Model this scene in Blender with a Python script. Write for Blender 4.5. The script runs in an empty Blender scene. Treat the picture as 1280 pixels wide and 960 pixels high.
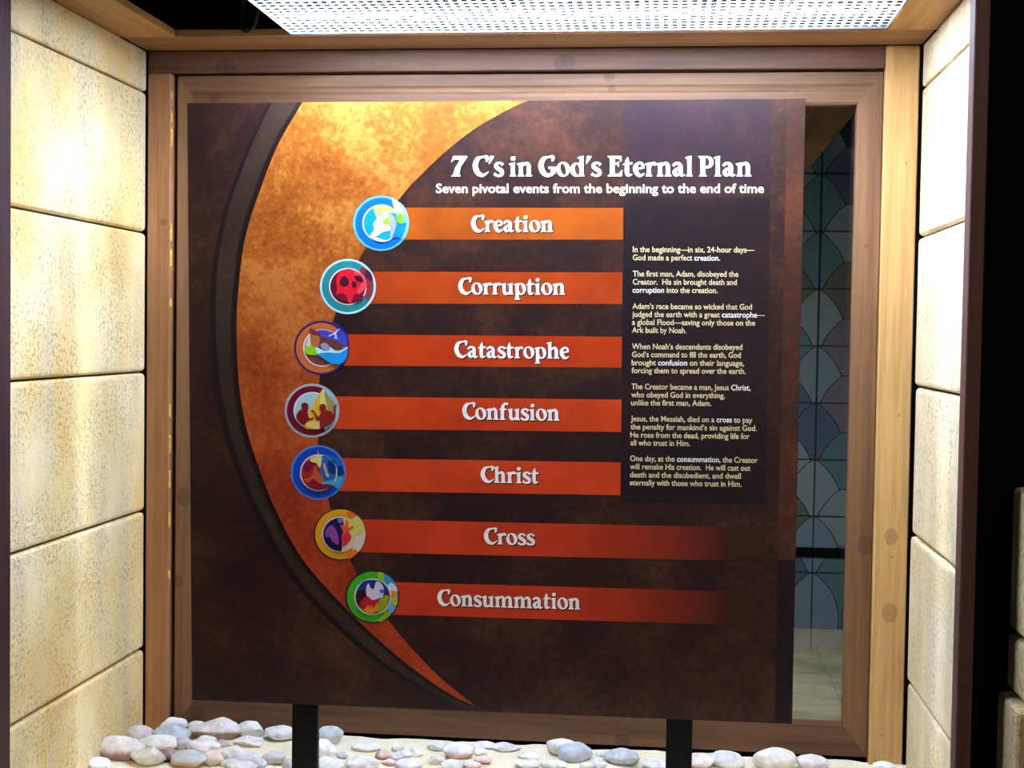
import bpy, bmesh, math, random
from mathutils import Vector, Matrix, noise
from mathutils.geometry import tessellate_polygon

SC = bpy.context.scene
COL = SC.collection

# ------------------------------------------------------------------ camera, world, lights, exposure
FPX = 1731.3
YAW, PITCH, ROLL = 0.1120392, -0.0368415, 0.0147382
CAM = Vector((0.24123, -2.22685, 0.61509))
_cy, _sy, _cp, _sp = math.cos(YAW), math.sin(YAW), math.cos(PITCH), math.sin(PITCH)
FW = Vector((-_sy * _cp, _cy * _cp, _sp))
_r = Vector((_cy, _sy, 0)); _u = _r.cross(FW)
RT = math.cos(ROLL) * _r + math.sin(ROLL) * _u
UP = -math.sin(ROLL) * _r + math.cos(ROLL) * _u

cam_data = bpy.data.cameras.new('camera')
cam_data.sensor_width = 36; cam_data.lens = FPX / 1280 * 36
cam_data.clip_start = 0.01
cam = bpy.data.objects.new('camera', cam_data); COL.objects.link(cam)
m = Matrix((RT, UP, -FW)).transposed().to_4x4(); m.translation = CAM
cam.matrix_world = m
SC.camera = cam

LAMP = 27.0          # strength of the fluorescent panel
HALL = 15.0           # dim hall lamp behind the visitor (W)
ROOM = 2.0           # added fill light for the tiled room, no lamp known there (W)

w = bpy.data.worlds.new('world'); SC.world = w; w.use_nodes = True
w.node_tree.nodes['Background'].inputs[0].default_value = (0.55, 0.5, 0.6, 1)
w.node_tree.nodes['Background'].inputs[1].default_value = 0.006

SC.view_settings.view_transform = 'Standard'
SC.view_settings.look = 'None'
SC.view_settings.exposure = 1.75
SC.view_settings.gamma = 1.0
SC.view_settings.use_curve_mapping = False
SC.cycles.use_denoising = True
SC.cycles.max_bounces = 8

def area_light(name, loc, target, sx, sy, power, color):
    l = bpy.data.lights.new(name, 'AREA'); l.shape = 'RECTANGLE'; l.size = sx; l.size_y = sy
    l.energy = power; l.color = color
    o = bpy.data.objects.new(name, l); COL.objects.link(o)
    o.location = loc
    o.rotation_euler = (Vector(target) - Vector(loc)).to_track_quat('-Z', 'Y').to_euler()
    return o
area_light('hall_lamp', (1.7, -4.2, 2.3), (0.6, -0.5, 0.1), 0.6, 0.6, HALL, (1.0, 0.85, 0.7))
area_light('room_fill', (0.2, 0.62, 0.62), (0.62, 1.22, -0.2), 0.25, 0.25, ROOM, (0.94, 0.98, 0.92))  # added fill, unseen behind the sign, brightens tiles and slab floor

# ------------------------------------------------------------------ helpers
def lin(c):
    return tuple(((v / 255) / 12.92 if v / 255 <= 0.04045 else ((v / 255 + 0.055) / 1.055) ** 2.4) for v in c)

def at(px, py, Y):
    """point of the photograph carried onto the upright plane at depth Y"""
    d = FW + RT * ((px - 640) / FPX) + UP * ((480 - py) / FPX)
    return CAM + d * ((Y - CAM.y) / d.y)

def on_ground(px, py, Z):
    d = FW + RT * ((px - 640) / FPX) + UP * ((480 - py) / FPX)
    return CAM + d * ((Z - CAM.z) / d.z)

def tag(o, label=None, cat=None, group=None, kind=None):
    if label: o['label'] = label
    if cat: o['category'] = cat
    if group: o['group'] = group
    if kind: o['kind'] = kind
    return o

def empty(name, loc=(0, 0, 0)):
    o = bpy.data.objects.new(name, None); COL.objects.link(o); o.location = loc
    o.empty_display_size = 0.05
    return o

def link_mesh(name, me, mats, parent=None, loc=None):
    o = bpy.data.objects.new(name, me); COL.objects.link(o)
    for mt in (mats if isinstance(mats, (list, tuple)) else [mats]):
        me.materials.append(mt)
    if loc is not None: o.location = loc
    if parent is not None:
        o.parent = parent
        top = parent
        off = Vector((0, 0, 0))
        while top: off += Vector(top.location); top = top.parent
        o.location = Vector(o.location) - off
    return o

def obj(name, bm, mats, parent=None, loc=None, smooth=False):
    bmesh.ops.recalc_face_normals(bm, faces=bm.faces)
    me = bpy.data.meshes.new(name); bm.to_mesh(me); bm.free()
    if smooth:
        for p in me.polygons: p.use_smooth = True
    return link_mesh(name, me, mats, parent, loc)

def box(bm, x0, x1, y0, y1, z0, z1, bev=0.0, seg=2):
    r = bmesh.ops.create_cube(bm, size=1.0)
    vs = r['verts']
    for v in vs:
        v.co = Vector(((x0 + x1) / 2 + v.co.x * (x1 - x0), (y0 + y1) / 2 + v.co.y * (y1 - y0), (z0 + z1) / 2 + v.co.z * (z1 - z0)))
    if bev:
        es = list({e for v in vs for e in v.link_edges})
        bmesh.ops.bevel(bm, geom=es, offset=bev, segments=seg, profile=0.6, affect='EDGES')
    return bm

def prism(bm, pts, axis, a0, a1):
    """extrude a polygon: axis 'x' pts=(y,z); axis 'y' pts=(x,z); axis 'z' pts=(x,y)"""
    def P(p, a):
        return {'x': (a, p[0], p[1]), 'y': (p[0], a, p[1]), 'z': (p[0], p[1], a)}[axis]
    A = [bm.verts.new(P(p, a0)) for p in pts]; B = [bm.verts.new(P(p, a1)) for p in pts]
    n = len(pts)
    bm.faces.new(A); bm.faces.new(list(reversed(B)))
    for i in range(n):
        bm.faces.new((A[i], B[i], B[(i + 1) % n], A[(i + 1) % n]))
    return bm

def tube(bm, pts, r, n=8):
    rings = []
    for i, p in enumerate(pts):
        p = Vector(p)
        t = (Vector(pts[min(i + 1, len(pts) - 1)]) - Vector(pts[max(i - 1, 0)])).normalized()
        a = t.orthogonal().normalized() if i == 0 else (rings_a - t * rings_a.dot(t)).normalized()
        rings_a = a
        b = t.cross(a)
        rings.append([bm.verts.new(p + (a * math.cos(k * 2 * math.pi / n) + b * math.sin(k * 2 * math.pi / n)) * r) for k in range(n)])
    for i in range(len(rings) - 1):
        for k in range(n):
            bm.faces.new((rings[i][k], rings[i][(k + 1) % n], rings[i + 1][(k + 1) % n], rings[i + 1][k]))
    bm.faces.new(list(reversed(rings[0]))); bm.faces.new(rings[-1])

def catmull(pts, closed=False, sub=6):
    n = len(pts); out = []
    rng = range(n) if closed else range(n - 1)
    for i in rng:
        if closed:
            p0, p1, p2, p3 = pts[(i - 1) % n], pts[i], pts[(i + 1) % n], pts[(i + 2) % n]
        else:
            p0, p1, p2, p3 = pts[max(i - 1, 0)], pts[i], pts[i + 1], pts[min(i + 2, n - 1)]
        for s in range(sub):
            t = s / sub
            out.append(tuple(0.5 * (2 * b + (c - a) * t + (2 * a - 5 * b + 4 * c - d) * t * t + (-a + 3 * b - 3 * c + d) * t ** 3)
                             for a, b, c, d in zip(p0, p1, p2, p3)))
    if not closed: out.append(tuple(pts[-1]))
    return out

# ------------------------------------------------------------------ materials
class NT:
    def __init__(s, name):
        s.m = bpy.data.materials.new(name); s.m.use_nodes = True
        s.t = s.m.node_tree; s.n = s.t.nodes; s.b = s.n['Principled BSDF']
    def new(s, typ, **kw):
        nd = s.n.new(typ)
        for k, v in kw.items(): setattr(nd, k, v)
        return nd
    def link(s, a, b): s.t.links.new(a, b)
    def coords(s, scale=(1, 1, 1), loc=(0, 0, 0), rot=(0, 0, 0)):
        if not hasattr(s, 'tc'): s.tc = s.new('ShaderNodeTexCoord')
        mp = s.new('ShaderNodeMapping')
        mp.inputs['Scale'].default_value = scale; mp.inputs['Location'].default_value = loc; mp.inputs['Rotation'].default_value = rot
        s.link(s.tc.outputs['Object'], mp.inputs['Vector']); return mp.outputs[0]
    def noise(s, vec, scale, detail=4, rough=0.6, dist=0.0):
        nd = s.new('ShaderNodeTexNoise'); nd.inputs['Scale'].default_value = scale
        nd.inputs['Detail'].default_value = detail; nd.inputs['Roughness'].default_value = rough
        nd.inputs['Distortion'].default_value = dist
        s.link(vec, nd.inputs['Vector']); return nd.outputs['Fac']
    def ramp(s, fac, stops, interp='LINEAR'):
        r = s.new('ShaderNodeValToRGB'); r.color_ramp.interpolation = interp
        e = r.color_ramp.elements
        while len(e) < len(stops): e.new(0.5)
        for el, (p, c) in zip(e, stops):
            el.position = p; el.color = (*c, 1) if len(c) == 3 else c
        s.link(fac, r.inputs[0]); return r.outputs[0]
    def mix(s, fac, a, b, mode='MIX'):
        x = s.new('ShaderNodeMix', data_type='RGBA', blend_type=mode)
        for i, v in ((0, fac), (6, a), (7, b)):
            if hasattr(v, 'default_value') or hasattr(v, 'is_linked'): s.link(v, x.inputs[i])
            elif i == 0: x.inputs[0].default_value = v
            else: x.inputs[i].default_value = (*v, 1)
        return x.outputs[2]
    def math(s, op, a, b=0.0, c=None):
        x = s.new('ShaderNodeMath', operation=op)
        for i, v in enumerate((a, b) if c is None else (a, b, c)):
            if hasattr(v, 'is_linked'): s.link(v, x.inputs[i])
            else: x.inputs[i].default_value = v
        return x.outputs[0]
    def bump(s, h, strength=0.3, dist=0.002, prev=None):
        b = s.new('ShaderNodeBump'); b.inputs['Strength'].default_value = strength; b.inputs['Distance'].default_value = dist
        s.link(h, b.inputs['Height'])
        if prev is not None: s.link(prev, b.inputs['Normal'])
        return b.outputs[0]
    def done(s, color=None, rough=0.6, normal=None, spec=0.3, metal=0.0):
        b = s.b
        if color is not None:
            if hasattr(color, 'is_linked'): s.link(color, b.inputs['Base Color'])
            else: b.inputs['Base Color'].default_value = (*color, 1)
        if hasattr(rough, 'is_linked'): s.link(rough, b.inputs['Roughness'])
        else: b.inputs['Roughness'].default_value = rough
        b.inputs['Specular IOR Level'].default_value = spec
        b.inputs['Metallic'].default_value = metal
        if normal is not None: s.link(normal, b.inputs['Normal'])
        return s.m

def plain(name, rgb, rough=0.5, spec=0.3, metal=0.0):
    return NT(name).done(lin(rgb), rough, None, spec, metal)

def wood(name, light, mid, dark, axis, knots=(), rough=0.55, seed=0.0):
    """planed softwood; grain runs along axis; knots = (x, z, radius) on the face"""
    s = NT(name)
    sc = {'x': (1.2, 26, 26), 'z': (26, 26, 1.2), 'y': (26, 1.2, 26)}[axis]
    v = s.coords(sc, (seed, seed * 1.7, seed * 0.6))
    a = s.noise(v, 1.0, 5, 0.6, 0.6)
    v2 = s.coords(tuple(k * 5 for k in sc), (seed * 2, seed, 1))
    b = s.noise(v2, 1.0, 3, 0.6)
    col = s.ramp(a, [(0.25, lin(dark)), (0.48, lin(mid)), (0.7, lin(light))])
    fine = s.ramp(b, [(0.3, (0.72, 0.68, 0.66)), (0.62, (1, 1, 1))])
    col = s.mix(0.8, col, fine, 'MULTIPLY')
    big = s.noise(s.coords((3, 3, 3), (seed, 0, 2)), 1.0, 2)
    col = s.mix(0.5, col, s.ramp(big, [(0.3, (0.75, 0.68, 0.65)), (0.65, (1, 1, 1))]), 'MULTIPLY')
    for (kx, kz, kr) in knots:
        sep = s.new('ShaderNodeSeparateXYZ'); s.link(s.coords(), sep.inputs[0])
        dx = s.math('SUBTRACT', sep.outputs[0], kx); dz = s.math('SUBTRACT', sep.outputs[2], kz)
        if axis == 'x': dx = s.math('MULTIPLY', dx, 0.8)
        else: dz = s.math('MULTIPLY', dz, 0.8)
        d2 = s.math('ADD', s.math('MULTIPLY', dx, dx), s.math('MULTIPLY', dz, dz))
        d = s.math('DIVIDE', s.math('SQRT', d2), kr)
        d = s.math('ADD', d, s.math('MULTIPLY', s.math('SUBTRACT', b, 0.5), 0.5))
        mask = s.ramp(d, [(0.0, (0.5,) * 3), (0.45, (0.3,) * 3), (0.75, (0.38,) * 3), (1.0, (0.0,) * 3)])
        col = s.mix(mask, col, lin(tuple(c * 0.45 for c in dark)))
    n = s.bump(b, 0.12, 0.001)
    return s.done(col, rough, n, 0.3)

def stone_blocks(name, c1, c2, c3, grey, seed=0.0):
    s = NT(name)
    v = s.coords((1, 1, 1), (seed, seed, seed))
    patch = s.noise(v, 5.0, 3, 0.55)
    col = s.ramp(patch, [(0.3, lin(c1)), (0.5, lin(c2)), (0.68, lin(c3))])
    streak = s.noise(s.coords((1, 9, 1.4), (seed, 3, 1)), 1.6, 3, 0.5)
    col = s.mix(s.ramp(streak, [(0.45, (0, 0, 0)), (0.62, (0.55,) * 3)]), col, lin(grey))
    sp = s.noise(v, 170.0, 3, 0.7)
    patchy = s.noise(s.coords((1, 1, 1), (seed + 4, 1, 2)), 11.0, 3, 0.6)
    pit = s.math('MULTIPLY', s.ramp(sp, [(0.52, (0, 0, 0)), (0.62, (1, 1, 1))]), s.ramp(patchy, [(0.36, (0, 0, 0)), (0.60, (1, 1, 1))]))
    col = s.mix(s.math('MULTIPLY', pit, 0.5), col, lin(tuple(k * 0.55 for k in grey)))
    n = s.bump(s.noise(v, 40.0, 6, 0.7), 0.55, 0.004)
    n = s.bump(s.math('SUBTRACT', 1.0, pit), 0.5, 0.0025, n)
    return s.done(col, 0.9, n, 0.1)

M_wall = stone_blocks('cream_block_stone', (224, 188, 118), (234, 208, 152), (240, 220, 182), (206, 192, 160))
M_wall_r = stone_blocks('pale_block_stone', (224, 198, 146), (232, 210, 168), (236, 218, 186), (210, 192, 158), 7.3)
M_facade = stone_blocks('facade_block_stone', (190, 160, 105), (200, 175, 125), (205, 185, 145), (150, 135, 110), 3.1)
M_black = plain('black_void', (6, 5, 5), 0.9, 0.05)
M_groove = plain('joint_mortar', (88, 66, 44), 0.95, 0.05)  # brown mortar set back in the block joints
M_frontpost = wood('dark_stained_wood', (108, 72, 62), (96, 62, 56), (78, 48, 46), 'z', (), 0.6, 4.2)

def A(px, py): q = at(px, py, 0); return q.x, q.z
M_post_l = wood('cedar_post_tan', (188, 138, 92), (172, 122, 80), (142, 98, 64), 'z', [(*A(204, 278), 0.006)], 0.5, 1.0)
M_post_r = wood('cedar_post_honey', (230, 188, 124), (220, 174, 108), (198, 150, 88), 'z', [(*A(1114, 671), 0.012), (*A(1112, 766), 0.014), (*A(1124, 519), 0.0025), (*A(1115, 696), 0.0025), (*A(1102, 919), 0.0025), (*A(1133, 204), 0.0025)], 0.5, 2.0)
M_beam = wood('cedar_beam_shade_brown', (120, 86, 64), (106, 72, 54), (80, 52, 42), 'x', [(*A(283, 84), 0.016), (*A(706, 79), 0.016), (*A(466, 79), 0.0035)], 0.5, 3.0)  # shade under the grazing light is put into this darker brown
M_sash_h = wood('sash_rail_wood', (132, 98, 68), (112, 79, 54), (84, 55, 38), 'x', [(*A(265, 121), 0.010), (*A(761, 95), 0.008), (*A(764, 109), 0.006), (*A(243, 893), 0.012), (*A(778, 928), 0.012)], 0.5, 5.0)
M_sash_v = wood('sash_stile_wood', (148, 111, 76), (130, 93, 64), (106, 72, 50), 'z', [(*A(226, 622), 0.014), (*A(219, 728), 0.010), (*A(1084, 307), 0.004), (*A(1082, 683), 0.014)], 0.5, 6.0)
M_soffit = wood('soffit_board_wood', (164, 118, 74), (148, 102, 62), (122, 82, 50), 'x', (), 0.55, 8.0)
M_soffit_y = wood('soffit_side_board_wood', (196, 148, 86), (180, 132, 74), (154, 106, 58), 'y', (), 0.55, 9.0)

# ------------------------------------------------------------------ the setting: block walls
XL, XR = -0.625, 0.625
JOINTS = [1.0725, 1.0047, 0.7728, 0.5408, 0.3088, 0.0768, -0.155]
def block_wall(name, side, mat):
    bm = bmesh.new()
    rnd = random.Random(5 if side < 0 else 9)
    for i in range(6):
        z1, z0 = JOINTS[i], JOINTS[i + 1]
        push = rnd.uniform(-0.0012, 0.0012)
        g = 0.0016 if i else 0.0008
        b2 = bmesh.new()
        yb = -0.006 if side > 0 else -0.0015
        if side < 0: box(b2, XL - 0.06, XL + push, -0.497, yb, z0 + g, z1 - g)
        else: box(b2, XR + push, XR + 0.06, -0.497, yb, z0 + g, z1 - g)
        bmesh.ops.bevel(b2, geom=list(b2.edges), offset=0.0075 if i else 0.004, segments=3, profile=0.55, affect='EDGES')
        me = bpy.data.meshes.new('tmp'); b2.to_mesh(me); b2.free(); bm.from_mesh(me); bpy.data.meshes.remove(me)
    n_stone = len(bm.faces)
    if side < 0: box(bm, XL - 0.07, XL - 0.0085, -0.495, 0.0, -0.2, 1.0725)
    else: box(bm, XR + 0.0085, XR + 0.07, -0.495, 0.0, -0.2, 1.0725)
    bm.faces.ensure_lookup_table()
    for f in list(bm.faces)[n_stone:]: f.material_index = 1
    bm2 = bm
    n_stone = len(bm.faces)
    if side < 0: box(bm, XL - 0.07, -0.6238, -0.0006, 0.09, -0.2, 1.0725)
    else: box(bm, 0.6218, XR + 0.07, -0.0006, 0.09, -0.2, 1.0725)
    bm.faces.ensure_lookup_table()
    for f in list(bm.faces)[n_stone:]: f.material_index = 2
    o = obj(name, bm2, [mat, M_groove, M_black])
    return o
wl = block_wall('wall_left', -1, M_wall)
tag(wl, 'cream stone block wall on the left of the display recess', 'wall', kind='structure')
wr = block_wall('wall_right', 1, M_wall_r)
tag(wr, 'pale stone block wall on the right of the display recess', 'wall', kind='structure')

# timber lining of the opening at the back
bm = bmesh.new(); box(bm, -0.6235, -0.5838, 0.0, 0.09, -0.10, 1.0355, 0.0015, 1)
trim_l = tag(obj('trim_1', bm, M_post_l), 'tan cedar post against the left block wall', 'post', kind='structure')
bm = bmesh.new(); box(bm, 0.5695, 0.6215, 0.0, 0.09, -0.10, 1.0715, 0.0015, 1)
tag(obj('trim_2', bm, M_post_r), 'bright honey-coloured cedar post against the right block wall', 'post', kind='structure')
bm = bmesh.new(); box(bm, -0.6235, 0.569, 0.0, 0.09, 1.0365, 1.0715, 0.0015, 1)
tag(obj('trim_3', bm, M_beam), 'cedar beam in a shade-darkened brown above the wooden window frame', 'beam', kind='structure')
bm = bmesh.new(); box(bm, -0.5838, 0.569, 0.0155, 0.09, -0.10, -0.0537, 0.0015, 1)  # strip added so the gap below the sash reads as a dark line
tag(obj('trim_10', bm, M_black), 'added black strip darkening the gap under the wooden window frame', 'gap strip', kind='structure')
# dried foam squeezed out beside the left post
M_foam = plain('dried_foam', (222, 176, 84), 0.7, 0.3)
rnd = random.Random(3)
for (y0, y1) in [(115, 124), (142, 152), (163, 184), (281, 300), (313, 334), (376, 384), (508, 521), (547, 566), (590, 611), (643, 660), (716, 724)]:
    bm = bmesh.new()
    for yy in range(y0, y1, 3):
        q = at(211.5 - 0.0012 * (yy - 115), yy, -0.001)
        r = bmesh.ops.create_icosphere(bm, subdivisions=2, radius=rnd.uniform(0.0017, 0.0028))
        for v in r['verts']: v.co = Vector((v.co.x * 0.8, v.co.y * 1.0, v.co.z * 1.5)) + Vector((-0.5832, 0.002, q.z))
    obj('foam_bead', bm, M_foam, trim_l, smooth=True)

# ------------------------------------------------------------------ ceiling boards, cavity
ZC = 1.0722
LIP_Y = -0.1035
bm = bmesh.new(); box(bm, -0.625, 0.625, LIP_Y, 0.0, ZC, ZC + 0.012, 0.0012, 1)
tag(obj('trim_4', bm, M_soffit), 'wooden ceiling board along the back of the recess', 'board', kind='structure')
bm = bmesh.new(); box(bm, -0.70, -0.5385, -0.5, LIP_Y - 0.0003, ZC, ZC + 0.012, 0.0012, 1)
tag(obj('trim_5', bm, M_soffit_y), 'wooden ceiling board along the left block wall', 'board', kind='structure')
bm = bmesh.new(); box(bm, 0.5555, 0.70, -0.5, LIP_Y - 0.0003, ZC, ZC + 0.012, 0.0012, 1)
tag(obj('trim_6', bm, M_soffit_y), 'wooden ceiling board along the right block wall', 'board', kind='structure')
bm = bmesh.new(); box(bm, -0.5383, 0.5553, -0.5, -0.488, ZC, ZC + 0.012, 0.0012, 1)
tag(obj('trim_9', bm, M_soffit), 'wooden ceiling board along the front of the recess', 'board', kind='structure')
bm = bmesh.new()
box(bm, -0.70, 0.70, -0.56, 0.1, 1.40, 1.42)
box(bm, -0.70, 0.70, 0.09, 0.1, ZC + 0.013, 1.40)
box(bm, -0.70, 0.70, -0.56, -0.501, ZC + 0.001, 1.40)
box(bm, -0.72, -0.70, -0.56, 0.1, ZC + 0.001, 1.42); box(bm, 0.70, 0.72, -0.56, 0.1, ZC + 0.001, 1.42)
tag(obj('ceiling', bm, M_black), 'black cavity above the ceiling boards', 'ceiling', kind='structure')

# front opening of the recess
bm = bmesh.new(); box(bm, -0.72, -0.6129, -0.54, -0.5, -0.3, 1.45, 0.0015, 1)
tag(obj('trim_7', bm, wood('shaded_stained_wood', (70, 44, 42), (62, 38, 38), (50, 30, 32), 'z', (), 0.6, 5.2)), 'dark stained board edging the recess at the far left', 'board', kind='structure')  # darker copy of the right board's wood, dimmer light put into its colour
bm = bmesh.new(); box(bm, 0.593, 0.6108, -0.53, -0.5, -0.3, 1.45, 0.0012, 1)
tag(obj('trim_8', bm, M_frontpost), 'dark stained board edging the recess on the right', 'board', kind='structure')
bm = bmesh.new()
box(bm, 0.6112, 1.4, -0.50, -0.47, -0.3, 1.6)
box(bm, -1.6, -0.7205, -0.50, -0.47, -0.3, 1.6)
tag(obj('wall_front', bm, M_black), 'black wall face around the recess', 'wall', kind='structure')
bm = bmesh.new()
for (x0, z0, z1) in [(0.6575, 0.2665, 0.439), (0.6565, 0.195, 0.2625), (0.646, 0.03, 0.191), (0.66, -0.15, 0.026), (0.70, 0.443, 0.60)]:
    b2 = bmesh.new(); box(b2, x0, 1.2, -0.60 if z0 < 0.4 else -0.52, -0.501, z0, z1)
    bmesh.ops.bevel(b2, geom=list(b2.edges), offset=0.008, segments=3, profile=0.55, affect='EDGES')
    me = bpy.data.meshes.new('tmp'); b2.to_mesh(me); b2.free(); bm.from_mesh(me); bpy.data.meshes.remove(me)
tag(obj('wall_front_right', bm, M_facade), 'dim stone block wall at the far right edge outside the recess', 'wall', kind='structure')

# ------------------------------------------------------------------ window: sash frame and pane
win = tag(empty('window_1', (0, 0.012, -0.054)), 'wooden framed window behind the printed sign', 'window', kind='structure')
SX0, SX1, SZ0, SZ1 = -0.5765, 0.5685, -0.0535, 1.0330
IX0, IX1, IZ0, IZ1 = -0.5345, 0.5293, -0.0028, 0.9825
SY = 0.012
def rail(prof, horiz, side):
    """mitred member; prof = list of (inset 0..1 from outer to inner edge, depth offset)"""
    bm = bmesh.new()
    loops = []
    for end in (0, 1):
        ring = []
        for (t, dy) in prof:
            if horiz:
                z = (SZ1 + (IZ1 - SZ1) * t) if side > 0 else (SZ0 + (IZ0 - SZ0) * t)
                x = (SX0 + (IX0 - SX0) * t) if end == 0 else (SX1 + (IX1 - SX1) * t)
            else:
                x = (SX1 + (IX1 - SX1) * t) if side > 0 else (SX0 + (IX0 - SX0) * t)
                z = (SZ0 + (IZ0 - SZ0) * t) if end == 0 else (SZ1 + (IZ1 - SZ1) * t)
            ring.append(bm.verts.new((x, SY + dy, z)))
        loops.append(ring)
    n = len(prof)
    for i in range(n):
        bm.faces.new((loops[0][i], loops[0][(i + 1) % n], loops[1][(i + 1) % n], loops[1][i]))
    bm.faces.new(loops[0]); bm.faces.new(list(reversed(loops[1])))
    return bm
flat = [(0.0, 0.0), (0.0, 0.05), (0.72, 0.05), (0.72, 0.022), (1.0, 0.022), (1.0, 0.0), (0.97, -0.001), (0.03, -0.001)]
mould = [(0.0, 0.0), (0.0, 0.05), (0.72, 0.05), (0.72, 0.022), (1.0, 0.022), (1.0, 0.002), (0.93, -0.0005), (0.62, -0.001), (0.56, 0.0012), (0.5, 0.0016), (0.44, 0.0012), (0.36, -0.001), (0.03, -0.001)]
obj('top_rail', rail(mould, True, 1), M_sash_h, win)
obj('bottom_rail', rail(flat, True, -1), M_sash_h, win)
obj('stile', rail(flat, False, -1), M_sash_v, win)
obj('stile', rail(flat, False, 1), M_sash_v, win)
s = NT('window_glass')
tr = s.new('ShaderNodeBsdfTransparent'); tr.inputs[0].default_value = (0.93, 0.95, 0.94, 1)
gl = s.new('ShaderNodeBsdfGlossy'); gl.inputs['Roughness'].default_value = 0.02
fr = s.new('ShaderNodeFresnel'); fr.inputs[0].default_value = 1.45
mx = s.new('ShaderNodeMixShader'); s.link(fr.outputs[0], mx.inputs[0]); s.link(tr.outputs[0], mx.inputs[1]); s.link(gl.outputs[0], mx.inputs[2])
s.link(mx.outputs[0], s.n['Material Output'].inputs[0]); M_glass = s.m
bm = bmesh.new(); box(bm, -0.545, 0.5395, SY + 0.0225, SY + 0.0265, -0.015, 0.995)
obj('glass_pane', bm, M_glass, win)

# ------------------------------------------------------------------ tiled room seen through the window
YT = 1.5; ZF = -0.2115
M_scale = [plain('glaze_' + n, c, 0.35, 0.4) for n, c in
           (('slate', (88, 98, 108)), ('grey', (98, 105, 110)), ('olive', (70, 70, 60)), ('plum', (84, 76, 86)), ('blue', (58, 66, 86)), ('teal', (62, 86, 92)))]
M_tilejoint = plain('tile_joint', (36, 42, 48), 0.8, 0.1)
bm = bmesh.new()
box(bm, -1.2, 1.6, YT + 0.004, YT + 0.06, -0.3, 2.0)
for f in bm.faces: f.material_index = 6
TS = 0.1503
zt = at(1022, 361, YT).z; x0 = at(1020, 500, YT).x
rnd = random.Random(21)
row = 0
z = zt + 2 * TS
rows = []
while z > -0.16 + 0.0:
    rows.append(z); z -= TS / 2
for ri, zb in enumerate(rows):
    off = 0.0 if ri % 2 else 0.5
    for k in range(-3, 5):
        cx = x0 + (k + off) * TS + TS * 0.5
        hw = TS * 0.46; hh = TS * 0.98
        pts = [(cx - hw, zb - 0.08), (cx - hw, zb + hh * 0.28), (cx - hw * 0.86, zb + hh * 0.55), (cx - hw * 0.5, zb + hh * 0.82), (cx, zb + hh),
               (cx + hw * 0.5, zb + hh * 0.82), (cx + hw * 0.86, zb + hh * 0.55), (cx + hw, zb + hh * 0.28), (cx + hw, zb - 0.08)]
        pts = [(a, max(b, -0.16)) for a, b in pts]
        sm = catmull(pts, False, 3)
        y = YT + 0.003 - ri * 0.0004
        f = bm.faces.new([bm.verts.new((cx + (a - cx) * 1.035, y + 0.00018, b + 0.0022)) for a, b in sm]); f.material_index = 6
        vs = [bm.verts.new((a, y, b)) for a, b in sm]
        f = bm.faces.new(vs); f.material_index = rnd.choice([0, 0, 1, 2, 3, 4, 5, 1])
yj = YT + 0.003 - len(rows) * 0.0004 - 0.001
for k in range(-4, 5):
    box(bm, x0 + k * TS - 0.0016, x0 + k * TS + 0.0016, yj, yj + 0.001, -0.16, 1.2)
    if k < 4:
        pass
for k in range(-1, 9):
    zz = zt + TS - k * TS
    if zz > -0.15: box(bm, -0.6, 1.4, yj, yj + 0.001, zz - 0.0016, zz + 0.0016)
zb = at(1018, 690, YT).z
for f in bm.faces:
    pass
nf = len(bm.faces)
box(bm, -0.6, 1.4, yj - 0.004, yj, zb - 0.013, zb + 0.013)
bm.faces.ensure_lookup_table()
for f in list(bm.faces)[nf:]: f.material_index = 7
for f in bm.faces:
    if len(f.verts) == 4 and f.material_index != 7: f.material_index = 6
me = bpy.data.meshes.new('wall_back'); bmesh.ops.recalc_face_normals(bm, faces=bm.faces); bm.to_mesh(me); bm.free()
wb = link_mesh('wall_back', me, M_scale + [M_tilejoint, M_black])
tag(wb, 'blue-grey fish-scale tiled wall seen through the window', 'wall', kind='structure')
s = NT('skirting_stone')
c = s.ramp(s.noise(s.coords(), 9, 4), [(0.3, lin((120, 112, 100))), (0.7, lin((150, 142, 128)))])
M_skirt = s.done(c, 0.6)
bm = bmesh.new()
for k in range(-3, 4): box(bm, x0 + k * 0.3 * 1.0 + 0.001, x0 + (k + 1) * 0.3 - 0.001, YT - 0.014, YT - 0.004, ZF, -0.158)
tag(obj('baseboard_back', bm, M_skirt), 'stone skirting tiles under the fish-scale wall', 'skirting', kind='structure')
s = NT('floor_slab_stone')
c = s.ramp(s.noise(s.coords((1, 1.6, 1)), 7, 6, 0.65, 0.8), [(0.3, lin((128, 124, 96))), (0.5, lin((160, 154, 124))), (0.7, lin((184, 176, 150)))])
M_slab = s.done(c, 0.5)
bm = bmesh.new()
xj = at(1018, 810, YT).x + 0.004
for ix in range(-4, 3):
    for iy in range(0, 4):
        box(bm, xj + ix * 0.42 + 0.0015, xj + (ix + 1) * 0.42 - 0.0015, YT - (iy + 1) * 0.42 + 0.0015 - 0.008, YT - iy * 0.42 - 0.0015 - 0.008, ZF - 0.02, ZF, 0.001, 1)
n0 = len(bm.faces)
box(bm, -1.2, 1.6, 0.1, YT, ZF - 0.05, ZF - 0.004)
bm.faces.ensure_lookup_table()
for f in list(bm.faces)[n0:]: f.material_index = 1
tag(obj('floor_back', bm, [M_slab, M_tilejoint]), 'pale stone slab floor of the room behind the window', 'floor', kind='structure')
bm = bmesh.new(); box(bm, -1.2, at(1070, 140, 0.6).x, 0.102, YT, 1.064, 1.09)
tag(obj('ceiling_back', bm, M_soffit_y), 'brown soffit of the room behind the window', 'ceiling', kind='structure')

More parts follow.
